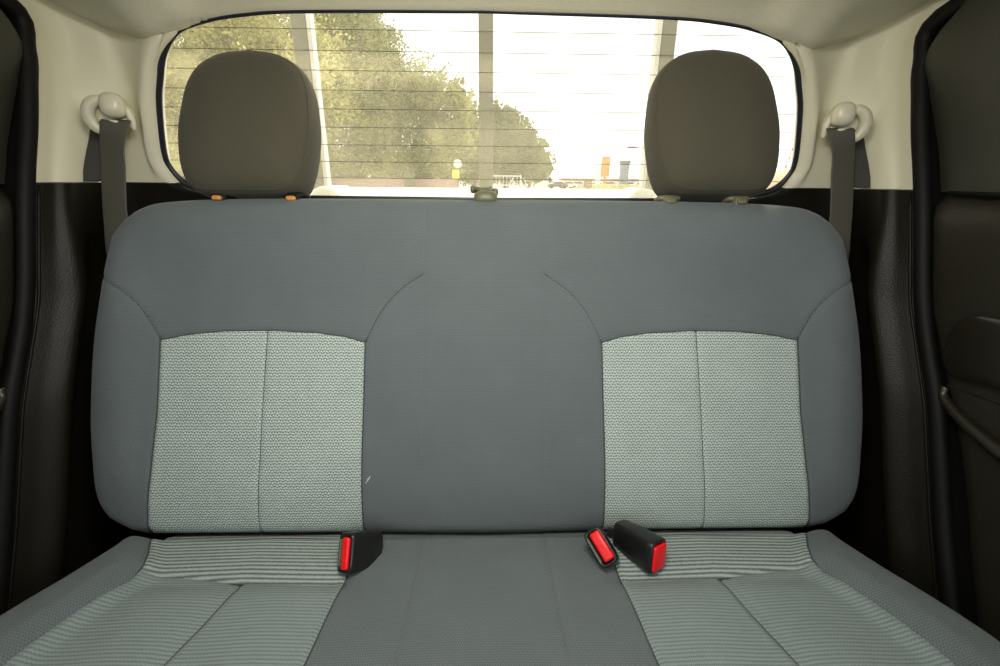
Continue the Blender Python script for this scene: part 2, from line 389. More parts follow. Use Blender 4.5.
# coons "bottom" is the front edge; sides run front -> rear
c_out = np.r_[c_front, cs_r[::-1][1:], c_rear[::-1][1:], cs_l[1:]]
ci_out = spline([(.556, .640), (.535, .592), (.500, .522), (.528, .455), (.550, .40), (.560, .34), (.562, .14)], 6)
ci_in = spline([(.196, .640), (.196, .58), (.201, .510), (.207, .45), (.212, .385), (.222, .30), (.230, .14)], 6)
c_mid = spline([(.352, .508), (.350, .495), (.362, .440), (.378, .385), (.392, .32), (.400, .14)], 6)
band_y = [(.202, .502), (.26, .5035), (.35, .508), (.43, .517), (.5005, .522)]
stc = spline([(.098, .64), (.100, .50), (.104, .40), (.112, .30), (.118, .12)], 5)
c_seams = []
for s in (1, -1):
    for L in (ci_out, ci_in, band_y, stc): c_seams.append(np.asarray(L)*[s, 1])
def hc(x, y, groove=True):
    P = np.stack([x, y], -1); d = dist(P, c_out); ax = abs(x)
    t = np.clip(1-d/.035, 0, 1)
    z = .362+.02*sm(y, .55, .15)*0+.030*(.6-y)*.35 - .035*(1-np.sqrt(np.clip(1-t*t, 0, 1)))*.95
    xi = np.interp(y, ci_out[::-1, 1], ci_out[::-1, 0])
    z = z+.028*sm(ax, xi-.03, xi+.035)*(1-.6*sm(y, .50, .62))
    z = z-.007*np.exp(-((y-.508)/.018)**2)*sm(ax, .17, .22)*(1-sm(ax, .50, .54))          # crease before the ribbed band
    z = z-.034*sm(y, .582, .618)
    z = z+.008*np.exp(-(ax/.15)**2)*(1-sm(y, .52, .60)*.7)
    z = z+.004*np.sin(np.clip((ax-.2)/.16, 0, 2)*math.pi)**2*sm(ax, .2, .22)*(1-sm(ax, .5, .55))*(1-sm(y, .45, .52))
    if groove:
        for L in c_seams: z = z-.0020*np.exp(-(dist(P, L)/.0035)**2)
    return z
hc_flat = lambda x, y: hc(x, y, False)
plz = lambda X, Y, Z: np.stack([X, Y, Z], -1)
NU, NV = 380, 190
g = coons(c_front, cs_r[::-1], c_rear, cs_l[::-1], NU, NV, cl=.35)
V = plz(g[..., 0], g[..., 1], hc(g[..., 0], g[..., 1])).reshape(-1, 3); uv = g.reshape(-1, 2); F = gridF(NV, NU)
rim = [j for j in range(NU)]+[k*NU+NU-1 for k in range(1, NV)]+[(NV-1)*NU+j for j in range(NU-2, -1, -1)]+[k*NU for k in range(NV-2, 0, -1)]
n0 = len(V); nr = len(rim); rg = uv[rim]; cen = np.array([0, .37]); rings = [(.29, 1.0), (.25, .995), (.225, .975), (.22, .93), (.22, 0)]
VV = [V]; UVV = [uv]
for z, s in rings: q = cen+(rg-cen)*s; VV.append(np.c_[q, np.full(nr, z)]); UVV.append(q+[0, z])
V = np.concatenate(VV); uv = np.concatenate(UVV); prev = rim
for k in range(len(rings)):
    cur = [n0+k*nr+i for i in range(nr)]; F += [(prev[i], cur[i], cur[(i+1) % nr], prev[(i+1) % nr]) for i in range(nr)]; prev = cur
cush = obj('seat_cushion', V, F, M['grey_fabric'], bench, uv=uv)
for s in (-1, 1):
    f = lambda L: np.asarray(L, float)*[s, 1]
    def cut(L, y0, y1):
        L = np.asarray(L); t = np.linspace(y0, y1, 24); return np.stack([np.interp(t, L[::-1, 1], L[::-1, 0]), t], 1)
    A = (ci_in, ci_out) if s > 0 else (ci_out, ci_in)
    by = f(band_y) if s > 0 else f(band_y)[::-1]
    e = lambda L: .522 if L is ci_out else .502
    # ribbed band at the rear of the cushion
    rear = np.array([f(cut(A[0], e(A[0]), .638))[-1], f(cut(A[1], e(A[1]), .638))[-1]])
    drape_patch('ribbed_band', by, f(cut(A[1], e(A[1]), .638)), rear, f(cut(A[0], e(A[0]), .638)), hc_flat, plz, M['ribbed'], cush, 110, 50,
                label='ribbed light grey band', sink=.003, uvf=lambda g: np.stack([g[..., 0], g[..., 1]-.08*abs(abs(g[..., 0])-.35)*-.4], -1))
    fr = np.array([f(cut(A[0], .14, e(A[0])))[0], f(cut(A[1], .14, e(A[1])))[0]])
    p = drape_patch('woven_insert', fr, f(cut(A[1], .14, e(A[1]))), by, f(cut(A[0], .14, e(A[0]))), hc_flat, plz, M['ribbed_fine'], cush, 150, 140,
                    grooves=((f(c_mid), .0030, .0045), (f(c_mid)+[.010*s, 0], .0022, .008)), sink=.003, lift=.0035, label='light grey finely ribbed insert')
    seamtube('seam', f(c_mid), hc_flat, plz, .0007, M['seam'], p, lift=.0004)
    seamtube('seam', f(band_y), hc_flat, plz, .0009, M['seam'], cush, lift=-.0008)
    seamtube('seam', f(cut(ci_out, .14, .638)), hc_flat, plz, .0012, M['seam'], cush, lift=-.0010)
    seamtube('seam', f(cut(ci_in, .14, .638)), hc_flat, plz, .0012, M['seam'], cush, lift=-.0010)
    seamtube('stitching', f(stc), hc_flat, plz, .0005, M['thread'], cush, lift=-.0004, dash=(.004, .003))
mb = MB()
mb.box((0, .40, .115), (1.05, .34, .21), bev=.02); mb.build('seat_base', M['carpet'], bench)

# ------------------------------------------------------------------ headrests
def headrest(cx, base, hs):
    """rounded wedge, thick at the foot, thinner at the top, leaning with the seat"""
    prof = [(-.002, .0), (-.002, .045), (.001, .070), (.012, .087), (.042, .099), (.075, .1045), (.110, .107), (.145, .1045), (.182, .099), (.210, .087), (.228, .069), (.241, .043), (.247, .0)]
    prof = [(a*hs, b*1.065) for a, b in prof]
    half = spline([(b, a) for a, b in prof], 4); half[:, 0] = np.clip(half[:, 0], 0, 1)
    outl = np.r_[half[:-1], (half*[-1, 1])[::-1][:-1]]
    hc0 = -.045
    cen = np.array([0, .11]); K = len(outl); V = []; F = []
    T1, T2, pw = .055, .080, 2.6
    rr = np.sin(np.linspace(0, 1, 17)*math.pi/2)[1:]
    rows = [(r, T1*(1-r**pw)**(1/pw), 1) for r in rr]+[(r, -(1-r**3.4)**(1/3.4), 0) for r in rr[::-1][1:]]
    for r, h, front in rows:
        for q in outl:
            c = cen+(q-cen)*r
            hh = h if front else h*T2*(1.05-.60*float(np.clip(c[1]/.245, 0, 1)))
            V.append(pt(cx+c[0], base+c[1], hc0+hh-.10*(c[1]-.11)))
    n = len(rows)
    for j in range(n-1): F += [(j*K+i, (j+1)*K+i, (j+1)*K+(i+1) % K, j*K+(i+1) % K) for i in range(K)]
    a = len(V); V.append(pt(cx, base+.11, hc0+T1)); b = len(V); V.append(pt(cx, base+.11, hc0-T2))
    F += [(a, i, (i+1) % K) for i in range(K)]+[(b, (n-1)*K+(i+1) % K, (n-1)*K+i) for i in range(K)]
    F = [f[::-1] for f in F] if False else F
    h = obj('headrest', V, F, M['head_fabric'], bench)
    # piping seam round the front edge, and the two posts
    P = []
    for q in outl:
        c = cen+(q-cen)*.955; P.append(pt(cx+c[0], base+c[1], hc0+T1*(1-.955**pw)**(1/pw)-.10*(c[1]-.11)+.0002))
    MB().tube(P, .0008, 6, closed=True).build('seam', M['head_fabric'], h)
    for s in (-1, 1):
        MB().tube([pt(cx*.96+s*.062, .50, -.055), pt(cx*.96+s*.062, .600, -.052)], .0058, 14).build('post', M['chrome'], h)
    return h
for cx, bs, hs in ((-.409, .567, 1.045), (.406, .574, 1.075)):
    headrest(cx, bs, hs)
    cx *= .955
    for s in (-1, 1):
        x = cx+s*.062; mb = MB()
        left = cx < 0
        mb.ell(pt(x, .568, -.044), (.022, .016, .0058), ax=[[1, 0, 0], SN, SU], p=3.2)
        mb.ell(pt(x, .560, -.034), (.013, .013, .011), ax=[[1, 0, 0], SN, SU], p=3)
        gd = mb.build('headrest_guide', M['rubber'] if left else M['olive'], bench, label='dark post guide' if left else 'olive green post guide')
        MB().ell(pt(x-.001, .5585, -.0205), (.0085, .004, .0042), ax=[[1, 0, 0], SN, SU], p=3).build('release_tab', M['amber'] if left else M['olive'], gd, label='amber coloured tab' if left else None)

# child-seat strap bezel on the middle of the backrest top
tl = thing('tether_strap', pt(.0, .55, -.05), 'small olive strap loop bunched on middle of the seat top', 'strap')
mb = MB(); P = []
for i in range(28):
    t = 2*math.pi*i/28; P.append(pt(-.003+.016*math.cos(t), .583+.0050*math.sin(t)+.0022*math.sin(2*t+.4)+.0012*math.sin(5*t), -.044-.014*math.sin(t)))
mb.tube(P, .0030, 8, closed=True, flat=1.3).build('rim', M['olive'], tl)
mb = MB(); mb.ell(pt(.002, .565, -.036), (.021, .018, .0115), ax=[[1, 0, 0], SN, SU], p=3.2); mb.build('bezel', M['olive'], tl)
for dx, du in ((-.020, .584), (.019, .579)):
    mb = MB(); mb.ell(pt(dx, du, -.044), (.0055, .008, .0065), ax=[[1, 0, 0], SN, SU], p=2.6); mb.build('loop_end', M['olive'], tl)

# ------------------------------------------------------------------ cab shell
WO = [(0, 1.180), (.30, 1.176), (.40, 1.170), (.462, 1.161), (.515, 1.145), (.550, 1.115), (.570, 1.08), (.586, 1.045), (.604, .985), (.611, .95), (.608, .93), (.594, .906), (.574, .893), (.53, .883), (.48, .879), (0, .876)]
wo = spline(WO, 6)                                   # window half outline (x, z)
wy = lambda z: .95-(z-.88)*.07/.30
def winx(z):
    h = wo[wo[:, 0] > .502]; return np.interp(z, h[::-1, 1], h[::-1, 0])
def doory(z):                                        # rear edge of the door opening
    return np.interp(z, [-.1, .2, .39, .57, .72, .905, 1.0, 1.10, 1.15, 1.18, 1.20, 1.22], [.46, .50, .585, .657, .735, .797, .835, .868, .872, .862, .84, .80])
DX = .735
def plan(z, upper):
    """control points door edge -> window edge in (x, y) at height z"""
    yd = float(doory(z)); xw = float(winx(z)); yw = float(wy(z))
    if z < .905: xw = float(np.interp(z, [.8765, .879, .883, .893, .905], [.47, .48, .53, .574, .593]))
    if z < .877: xw, yw = .48, .952
    if upper:
        return [(DX+.010, yd-.02), (DX, yd), (DX-.003, yd+.022), (DX-.012, yd+.040), (.5*(.690+DX), max(yd+.052, .905)-.004), (.680, .926+.004*(1-z)), (.645, .933), (xw+.022, yw-.013), (xw+.006, yw-.006), (xw, yw+.006)]
    k = sm(z, .90, .62)*0+1.0-sm(z, .72, .905)
    return [(DX+.010, yd-.02), (DX-.003, yd), (DX-.010-.004*k, yd+.018), (DX-.022-.014*k, yd+.040+.012*k), (.5*(.690+DX)+.024*k, max(yd+.062, .900)*(1-k)+(yd+.080)*k), (.684+.058*k, .923*(1-k)+(yd+.14)*k), (.645+.070*k, .930), (xw+.024, yw-.016), (xw+.006, yw-.008), (xw, yw+.006)]
def loft(zf, rows, upper, s, name, m, kind='structure', n=6):
    """zf(fraction along, row fraction) -> z"""
    V = []; nc = None
    for r in range(rows):
        t = r/(rows-1)
        # heights vary along the row, so evaluate each control at its own height
        C = []
        for k in range(10):
            z = zf(k/9, t); P = plan(z, upper)[k]; C.append((P[0], P[1], z))
        q = spline(C, n); nc = len(q); V += [(s*a, b, c) for a, b, c in q]
    return obj(name, V, gridF(rows, nc, flip=(s > 0)), m, kind=kind)
tops = [1.24]*8+[1.175, 1.163]
for i, s in enumerate((-1, 1)):
    zt = lambda a, t: .905+t*(np.interp(a, np.linspace(0, 1, 10), tops)+.004-.905)
    loft(zt, 40, True, s, 'trim_%d' % (i+1), M['cream'])
    zl = lambda a, t: -.02+(.9035+.02)*(1-(1-t)**1.6)
    loft(zl, 60, False, s, 'trim_%d' % (i+3), M['dark'])
    # narrow ledge closing the top of the lower trim
    C = [(p[0], p[1]) for p in spline(plan(.9035, False), 6)]; C2 = [(p[0], p[1]) for p in spline(plan(.9065, True), 6)]
    V = [(s*a, b, .9035) for a, b in C]+[(s*a, b+.012, .9045) for a, b in C2]; n = len(C)
    obj('trim_%d' % (i+5), V, [(j, j+1, n+j+1, n+j) if s < 0 else (j+1, j, n+j, n+j+1) for j in range(n-1)], M['dark'], kind='structure')

# rear window: glass, rim, heating wires
full = np.r_[wo, (wo*[-1, 1])[::-1][1:-1]]
yo = .012
win = obj('window_1', [(x*1.03, wy(z)+yo+dy, 1.03+(z-1.03)*1.05) for dy in (0, .004) for x, z in full],
          [tuple(range(len(full)))[::-1], tuple(range(len(full), 2*len(full)))]+[(i, (i+1) % len(full), len(full)+(i+1) % len(full), len(full)+i) for i in range(len(full))],
          M['glass'], kind='structure', smooth=False)
P = [(x*1.003, wy(z)+.003, z+.002*sm(z, 1.05, 1.15)) for x, z in full]
rad = [.0030+.0015*sm(abs(x), .5, .57)+.0030*sm(-z, -.93, -.885)*sm(abs(x), .40, .52) for x, z in full]
MB().tube(P, rad, 10, closed=True, flat=1.6).build('window_seal', M['seal'], win)
for z in [1.155, 1.125, 1.096, 1.066, 1.036, 1.006, .976, .946, .916]:
    xw = float(np.interp(z, wo[::-1, 1], wo[::-1, 0]))-.004
    P = [(x, wy(z)+yo-.001, z) for x in np.linspace(-xw, xw, 12)]
    MB().tube(P, .00055, 5).build('heating_wire', M['line'], win)

# rear wall of the cab: panel round the window, outside skin
def ringwall(y0, y1, name, m, ex=.80, zb=-.75, zt=1.30):
    K = len(full); big = []
    for x, z in full:
        dx, dz = x, z-1.03
        k = min(ex/abs(dx) if abs(dx) > 1e-6 else 99, (zt-1.03)/dz if dz > 1e-6 else ((1.03-zb)/-dz if dz < -1e-6 else 99))
        big.append((dx*k, 1.03+dz*k))
    V = []
    for y, sc_ in ((y0, 1.0), (y1, 1.0)):
        V += [(x*1.075, wy(z)+y, 1.03+(z-1.03)*1.25) for x, z in full]
        V += [(x, .95+y, z) for x, z in big]
    F = []
    for i in range(K):
        j = (i+1) % K
        F += [(i, j, K+j, K+i), (2*K+i, 3*K+i, 3*K+j, 2*K+j), (i, 2*K+i, 2*K+j, j), (K+i, K+j, 3*K+j, 3*K+i)]
    return obj(name, V, F, m, kind='structure', smooth=False)
ringwall(.055, .085, 'wall_rear', M['white_paint'])
mb = MB(); mb.box((0, .957, .43), (1.30, .010, .88)); mb.build('trim_7', M['carpet'], kind='structure')

# headliner
E = [(0, .882, 1.1795), (.30, .883, 1.1755), (.40, .885, 1.1695), (.462, .888, 1.160), (.515, .893, 1.146), (.560, .905, 1.134), (.610, .918, 1.146), (.655, .920, 1.160), (.700, .905, 1.180), (.735, .880, 1.200), (.78, .86, 1.215)]
es = spline(E, 5); V = []; T = np.r_[np.linspace(0, 1, 26)**1.6*.42, np.linspace(.42, 1.85, 16)[1:]]
alls = np.r_[(es*[-1, 1, 1])[::-1][:-1], es]
for t in T:
    for x, y, z in alls:
        ax = abs(x); bk = .004+.026*float(sm(ax, .45, .50)); yy = y+bk-t
        zf = 1.232-.030*sm(ax, .45, .76)
        k = 1-math.exp(-max(t-bk-.028*float(sm(ax, .45, .50)), 0)/(.075+.03*math.exp(-((ax-.56)/.1)**2)))
        zr = z+.6*max(yy-y, 0)*(1-float(sm(ax, .535, .575)))
        V.append((x, yy, zr+(zf-zr)*k))
hl = obj('ceiling', V, gridF(len(T), len(alls)), M['headliner'], kind='structure')
mb = MB(); mb.box((0, .05, 1.275), (1.62, 1.95, .05), bev=.01); mb.build('roof_panel', M['white_paint'], kind='structure')
mb = MB(); mb.box((0, .05, -.06), (1.62, 1.95, .08)); mb.build('floor', M['carpet'], kind='structure')
mb = MB(); mb.box((0, -.86, .40), (1.56, .08, .88), bev=.02); mb.build('wall_front', M['dark'], kind='structure')  # unseen panel, made tall to block light bounced off the ground

# doors: lower panel, upper frame, seal, arm rest with pull pocket
def door(i, s):
    mb = MB()
    x0, x1 = .752, .79
    # lower panel follows the rear edge of the opening
    Z = np.linspace(-.02, .8985, 50); nY = 40; V = []
    def pocket(y, z):
        dx = 0
        return dx
    for z in Z:
        yr = float(doory(z))-.020-.014*(1-float(sm(z, .5, .75)))
        for k in range(nY):
            y = yr-(yr+.80)*(1-(1-k/(nY-1))**.6) if False else yr-(yr+.80)*(k/(nY-1))**1.5
            e = .012*(1-sm(yr-y, 0, .014))                    # rolled rear edge
            b = -.012*sm(z, .40, .62)*(1-sm(z, .86, .90))       # belly of the panel
            V.append((s*(x0+e+b+.012*sm(z, .885, .8985)), y, z))
    d = obj('door_%d' % i, V, gridF(len(Z), nY, flip=(s < 0)), M['door_dark'], kind='structure')
    # outside skin
    ob = MB(); Zs = np.linspace(-.3, .90, 16)
    V = [(s*.800, y, z) for z in Zs for y in (float(doory(z))-.0, -.8)]
    obj('door_skin', V, gridF(16, 2, flip=(s > 0)), M['white_paint'], d)
    # upper quarter frame panel, rounded at its upper rear corner
    yr = lambda z: float(doory(z))-.024
    Zu = np.linspace(.902, 1.185, 34); V = []
    for z in Zu:
        cut = .055*sm(z, 1.09, 1.185)**1.5
        for k in range(26):
            t = k/25; y = yr(z)-cut-t*(yr(z)-cut-.36)
            V.append((s*(.757+.006*(1-sm(yr(z)-cut-y, 0, .02))-.010*sm(yr(z)-cut-y, 0, .12)-.04*sm(z, .95, 1.2)), y, z))
    obj('window_frame', V, gridF(34, 26, flip=(s < 0)), M['door_up'], d)
    ob = MB(); ob.box((s*.806, .615, 1.08), (.008, .51, .36)); ob.build('quarter_skin', M['white_paint'], d)
    # front upper post and rail of the frame round the side glass
    m2 = MB(); m2.box((s*.745, -.22, 1.20), (.04, 1.2, .05), bev=.01); m2.box((s*.745, -.78, 1.05), (.04, .05, .32), bev=.01)
    m2.build('window_rail', M['door_up'], d)
    # waist moulding between the two
    m2 = MB(); V = [(s*(.744), float(doory(.90))-.036-.02-q, .9005) for q in np.linspace(0, 1.3, 20)]
    m2.tube(V, .0035, 8); m2.build('waist_strip', M['rubber'], d)
    # arm rest: raised oblong with rounded rear end
    def oblong(name, y0, z0, y1, z1, r, out, m, bev=.007, slope=0):
        pts = []
        for cy, cz, a0 in ((y0-r, z1-r, 0), (y1+r, z1-r, 90), (y1+r, z0+r, 180), (y0-r, z0+r, 270)):
            for a in np.linspace(a0, a0+90, 9): pts.append((cy+r*math.cos(R(a)), cz+r*math.sin(R(a))))
        pts = np.array(pts); c = pts.mean(0); K = len(pts); V = []
        for sc_, o in ((1, 0), (1, out*.6), (.985, out*.88), (.955, out), (.5, out*1.02), (0, out*1.02)):
            q = c+(pts-c)*sc_ if sc_ not in (.985, .955) else np.array([c+(p-c)*(1-(1-sc_)*.12/np.linalg.norm(p-c)*1.0) for p in pts])
            V += [(s*(x0-.010-o), a, b+slope*(a-y0)) for a, b in q]
        F = [(j*K+i, j*K+(i+1) % K, (j+1)*K+(i+1) % K, (j+1)*K+i) for j in range(5) for i in range(K)]
        if s > 0: F = [f[::-1] for f in F]
        return obj(name, V, F, m, d)
    oblong('trim_pad', .652, .628, .15, .728, .035, .016, M['satin'], slope=-.12)
    # pull pocket: a lip curving down and forward below the pad
    P = spline([(s*.741, .642, .606), (s*.739, .636, .590), (s*.735, .605, .575), (s*.731, .56, .563), (s*.728, .48, .553), (s*.727, .2, .550)], 8)
    m2 = MB(); m2.tube(P, np.linspace(.006, .011, len(P)), 12)
    P = spline([(s*.743, .640, .610), (s*.742, .600, .614), (s*.741, .54, .620), (s*.741, .2, .64)], 8); m2.tube(P, .0035, 8)
    m2.build('pull_handle', M['satin'], d)
    # rubber seal round the opening
    P = [(s*(DX+.004), float(doory(z))-.016, z) for z in np.linspace(-.02, 1.15, 60)]
    P += [(s*(DX+.002), .838, 1.172), (s*(DX-.004), .812, 1.190), (s*(DX-.010), .76, 1.200), (s*(DX-.012), .60, 1.205), (s*(DX-.012), 0, 1.205), (s*(DX-.012), -.8, 1.205)]
    MB().tube(spline(P[::3], 5), .0125, 12, flat=.9).build('trim_%d' % (i+7), M['rubber'], kind='structure')
    P = [(s*(DX-.004), float(doory(z))-.002, z) for z in np.linspace(-.02, .90, 50)]
    MB().tube(P, .0022, 8).build('trim_%d' % (i+9), M['dark'], kind='structure')
    # body side behind the door opening
    Zw = np.linspace(-.3, 1.3, 24); V = []
    for z in Zw: V += [(s*.803, float(doory(min(z, 1.2)))-.03, z), (s*.803, 1.0, z)]
    obj('wall_left' if s < 0 else 'wall_right', V, gridF(24, 2, flip=(s < 0)), M['white_paint'], kind='structure')
    # jamb: closes the gap between the seal and the outside skin
    V = []
    for z in Zw: y = float(doory(min(z, 1.2))); V += [(s*(DX+.004), y-.012, z), (s*.804, y-.010, z)]
    obj('trim_%d' % (i+11), V, gridF(24, 2, flip=(s < 0)), M['rubber'], kind='structure')
door(1, -1); door(2, 1)

# ------------------------------------------------------------------ seat belts
def belt(s, label):
    c = np.array([s*.652, .885, 1.019])
    t = thing('seat_belt', (s*.655, .90, .905), label, 'seat belt', 'rear seat belts on the cab pillars')
    # facing axes on the pillar: a = outwards (towards the door), n = towards the cabin
    n = np.array([-s*.35, -.93, .05]); n /= np.linalg.norm(n); upv = np.array([0, 0, 1.]); upv = upv-n*(upv@n); upv /= np.linalg.norm(upv)
    a = np.cross(upv, n)*1.0
    if a[0]*s < 0: a = -a                              # a points to the door
    Q = lambda x, z, h: c+a*x+upv*z+n*h
    # loop of the guide: thick C on the door side, thin bar below
    P = [Q(.022*math.cos(R(th))+.010, .025*math.sin(R(th))-.006, .008+.004*math.sin(R(th))) for th in np.linspace(110, -88, 17)]
    mb = MB(); mb.tube(P, [.005, .0065, .008, .009, .0095, .0098, .010, .010, .010, .010, .010, .0098, .0095, .009, .008, .0065, .005], 12)
    P = [Q(-.016, .016, .006), Q(-.024, .004, .007), Q(-.028, -.012, .007), Q(-.0275, -.026, .006)]; mb.tube(spline(P, 5), np.linspace(.008, .0035, 16), 10)
    ring = mb.build('guide_loop', M['cream_gloss'], t)
    mb = MB(); mb.ell(Q(-.007, .011, .014), (.0185, .0205, .017), ax=[a, upv, n], p=2.5); mb.build('bolt_cover', M['cream_gloss'], t)
    mb = MB(); mb.tube([Q(-.025, -.019, .012), Q(-.006, -.0155, .016), Q(.012, -.0135, .012)], .0036, 8); mb.build('guide_bar', M['cream_gloss'], ring)
    mb = MB(); mb.ell(Q(0, 0, -.010), (.030, .026, .012), ax=[a, upv, n], p=2.3); mb.build('anchor_plate', M['cream'], t)
    def strip(name, C, wd, m, lab=None):
        """flat strap through centres C (centre, width direction)"""
        V = []
        cc = spline([p for p, _ in C], 8); dd = spline([q for _, q in C], 8)
        T = np.gradient(cc, axis=0)
        for p, q, tt in zip(cc, dd, T):
            q = q/np.linalg.norm(q); nn = np.cross(q, tt); nn /= np.linalg.norm(nn)
            for e, h in ((-1, -.0007), (-.9, -.001), (.9, -.001), (1, -.0007), (1, .0007), (.9, .001), (-.9, .001), (-1, .0007)): V.append(p+q*e*wd/2+nn*h)
        K = len(cc); F = [(i*8+k, i*8+(k+1) % 8, (i+1)*8+(k+1) % 8, (i+1)*8+k) for i in range(K-1) for k in range(8)]
        F += [tuple(range(8))[::-1], tuple((K-1)*8+k for k in range(8))]
        return obj(name, V, F, m, t, label=lab)
    ah = a.copy(); ah[2] = 0
    W = lambda x, y, z, dx=1., dy=0.: (np.array([s*x, y, z]), np.array([s*dx, dy, 0]))
    strip('webbing', [(Q(-.006, -.010, .002), ah), (Q(-.006, -.017, .018), ah), W(.6520, .866, .965), W(.6545, .860, .93), W(.6565, .853, .90), W(.6575, .843, .86), W(.660, .834, .81), W(.682, .812, .70, .3, 1), W(.690, .79, .5, .1, 1), W(.690, .78, .2, .1, 1)], .042, M['webbing'])
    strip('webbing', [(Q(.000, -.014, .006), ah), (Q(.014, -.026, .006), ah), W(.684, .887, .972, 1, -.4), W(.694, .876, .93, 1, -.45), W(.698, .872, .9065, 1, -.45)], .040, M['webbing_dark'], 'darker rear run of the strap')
belt(-1, 'left seat belt hanging from cream guide beside leafy window side')
belt(1, 'right seat belt hanging from cream guide beside bright window side')

# ------------------------------------------------------------------ buckles
def buckle(face, l, wv, label, Lg=.075, Wd=.056, Th=.027, red=.5, shift=.1):
    """face: centre of the end face, l: way the end faces, wv: along its width"""
    l = np.array(l, float); l /= np.linalg.norm(l); wv = np.array(wv, float); wv -= l*(wv@l); wv /= np.linalg.norm(wv); tv = np.cross(l, wv)
    face = np.array(face, float); A = [wv, tv, l]
    t = thing('belt_buckle', tuple(face-l*Lg), label, 'seat belt buckle', 'red-buttoned belt buckles between backrest and cushion')
    # housing: lofted rounded rectangles, narrower at the rear
    secs = [(-Lg, .74, .60), (-Lg*.95, .86, .78), (-Lg*.55, .97, .95), (-.012, 1, 1), (-.003, 1, 1), (0, .95, .90), (0, .86, .74), (-.0035, .83, .68)]
    V = []; K = 28
    for z, a, b in secs:
        for i in range(K):
            th = 2*math.pi*i/K; p = 5
            x = Wd/2*a*math.copysign(abs(math.cos(th))**(2/p), math.cos(th)); y = Th/2*b*math.copysign(abs(math.sin(th))**(2/p), math.sin(th))
            V.append(face+wv*x+tv*y+l*z)
    F = [(j*K+i, j*K+(i+1) % K, (j+1)*K+(i+1) % K, (j+1)*K+i) for j in range(len(secs)-1) for i in range(K)]
    F += [tuple(range(K))[::-1], tuple((len(secs)-1)*K+i for i in range(K))]
    h = obj('housing', V, F, M['buckle'], t)
    mb = MB(); mb.box(face-tv*Th*shift+l*.0006, (Wd*.78, Th*red, .007), ax=A, bev=.0034); mb.build('release_button', M['red'], t, label='red press button')
    mb = MB(); mb.box(face+tv*Th*.34-l*.001, (Wd*.66, .0018, .004), ax=A, bev=.0008); mb.build('tongue_slot', M['rack'], h)
    # stalk: strap running down into the gap
    P = [face-l*(Lg-.008), face-l*(Lg+.008)+np.array([0, .004, -.016]), np.array([face[0]-l[0]*(Lg+.012), .615, .31])]
    mb = MB(); mb.tube(spline(P, 6), .010, 10, flat=1.0); mb.build('stalk', M['buckle'], t)
    return t
buckle((-.203, .525, .395), (-.50, -.58, .42), (0, .6, .8), 'leftmost belt buckle, red button turned to the left', Lg=.064, Th=.032, red=.44, shift=.10)
buckle((.174, .529, .398), (-.40, -.64, .69), (-.50, .45, .62), 'middle belt buckle with tilted red button facing forward', Lg=.052, Th=.030, red=.56, shift=.10)
buckle((.259, .518, .389), (.55, -.80, .14), (.02, .25, 1.0), 'rightmost belt buckle lying on its side on ribbed cloth', Lg=.076, Th=.038, Wd=.050, red=.74, shift=0)

# ------------------------------------------------------------------ behind the cab
bed = thing('truck_bed', (0, 1.9, -.2), 'flat white pickup bed cover just below the rear window', 'truck bed')
mb = MB(); mb.box((0, 1.84, .864), (1.50, 1.44, .016), bev=.005); mb.build('bed_cover', M['white_paint'], bed)
for s in (-1, 1):
    mb = MB(); mb.box((s*.79, 1.86, .60), (.08, 1.50, .56), bev=.02); mb.build('bed_side', M['white_paint'], bed)
mb = MB(); mb.box((0, 2.60, .58), (1.5, .05, .52), bev=.015); mb.build('tailgate', M['white_paint'], bed)
rack = thing('bed_rack', (0, 1.2, .872), 'grey metal bed rack with three uprights behind the rear window', 'rack')
for x in (-.42, 0, .42):
    mb = MB(); mb.box((x, 1.2, 1.1095), (.034, .030, .472), bev=.004)
    up_ = mb.build('upright', M['rack'], rack)
    if x: mb = MB(); mb.box((x-math.copysign(.0225, x), 1.2, 1.1095), (.010, .028, .472), bev=.002); mb.build('edge_strip', M['white_paint'], up_, label='white edge strip')
mb = MB(); mb.box((0, 1.2, 1.365), (.92, .04, .04), bev=.008); mb.build('top_rail', M['rack'], rack)
for s in (-1, 1):
    mb = MB(); mb.ell((s*.395, 1.17, .874), (.035, .02, .024)); mb.V = [(a, b, max(c, .8735)) for a, b, c in mb.V]; mb.build('foot', M['white_paint'], rack)

def at(px, py, Y):
    q = fw+rt*(px-500)/FPX-up*(py-333)/FPX; return CAM+q*(Y-CAM[1])/q[1]
GZ = -.78
def gmat(name, a, b_, sc_):
    m = mat(name, a, .95, spec=.1); nt = m.node_tree; n = nt.nodes.new('ShaderNodeTexNoise'); n.inputs['Scale'].default_value = sc_; n.inputs['Detail'].default_value = 6
    tc = nt.nodes['Texture Coordinate']; nt.links.new(tc.outputs['Object'], n.inputs['Vector'])
    r = nt.nodes.new('ShaderNodeValToRGB'); r.color_ramp.elements[0].position = .4; r.color_ramp.elements[1].position = .6
    r.color_ramp.elements[0].color = (*a, 1); r.color_ramp.elements[1].color = (*b_, 1)
    nt.links.new(n.outputs['Fac'], r.inputs[0]); nt.links.new(r.outputs[0], nt.nodes['Principled BSDF'].inputs['Base Color']); return m
M['ground'] = gmat('pale_ground', (.42, .39, .32), (.50, .47, .40), .15)
M['grass'] = gmat('grass', (.26, .27, .12), (.36, .34, .17), 2)
M['brick'] = mat('pinkish_wall', (.44, .32, .26), .9, var=(3, .15))
obj('ground', [(-500, -200, GZ), (500, -200, GZ), (500, 700, GZ), (-500, 700, GZ)], [(0, 1, 2, 3)], M['ground'], kind='structure', smooth=False)

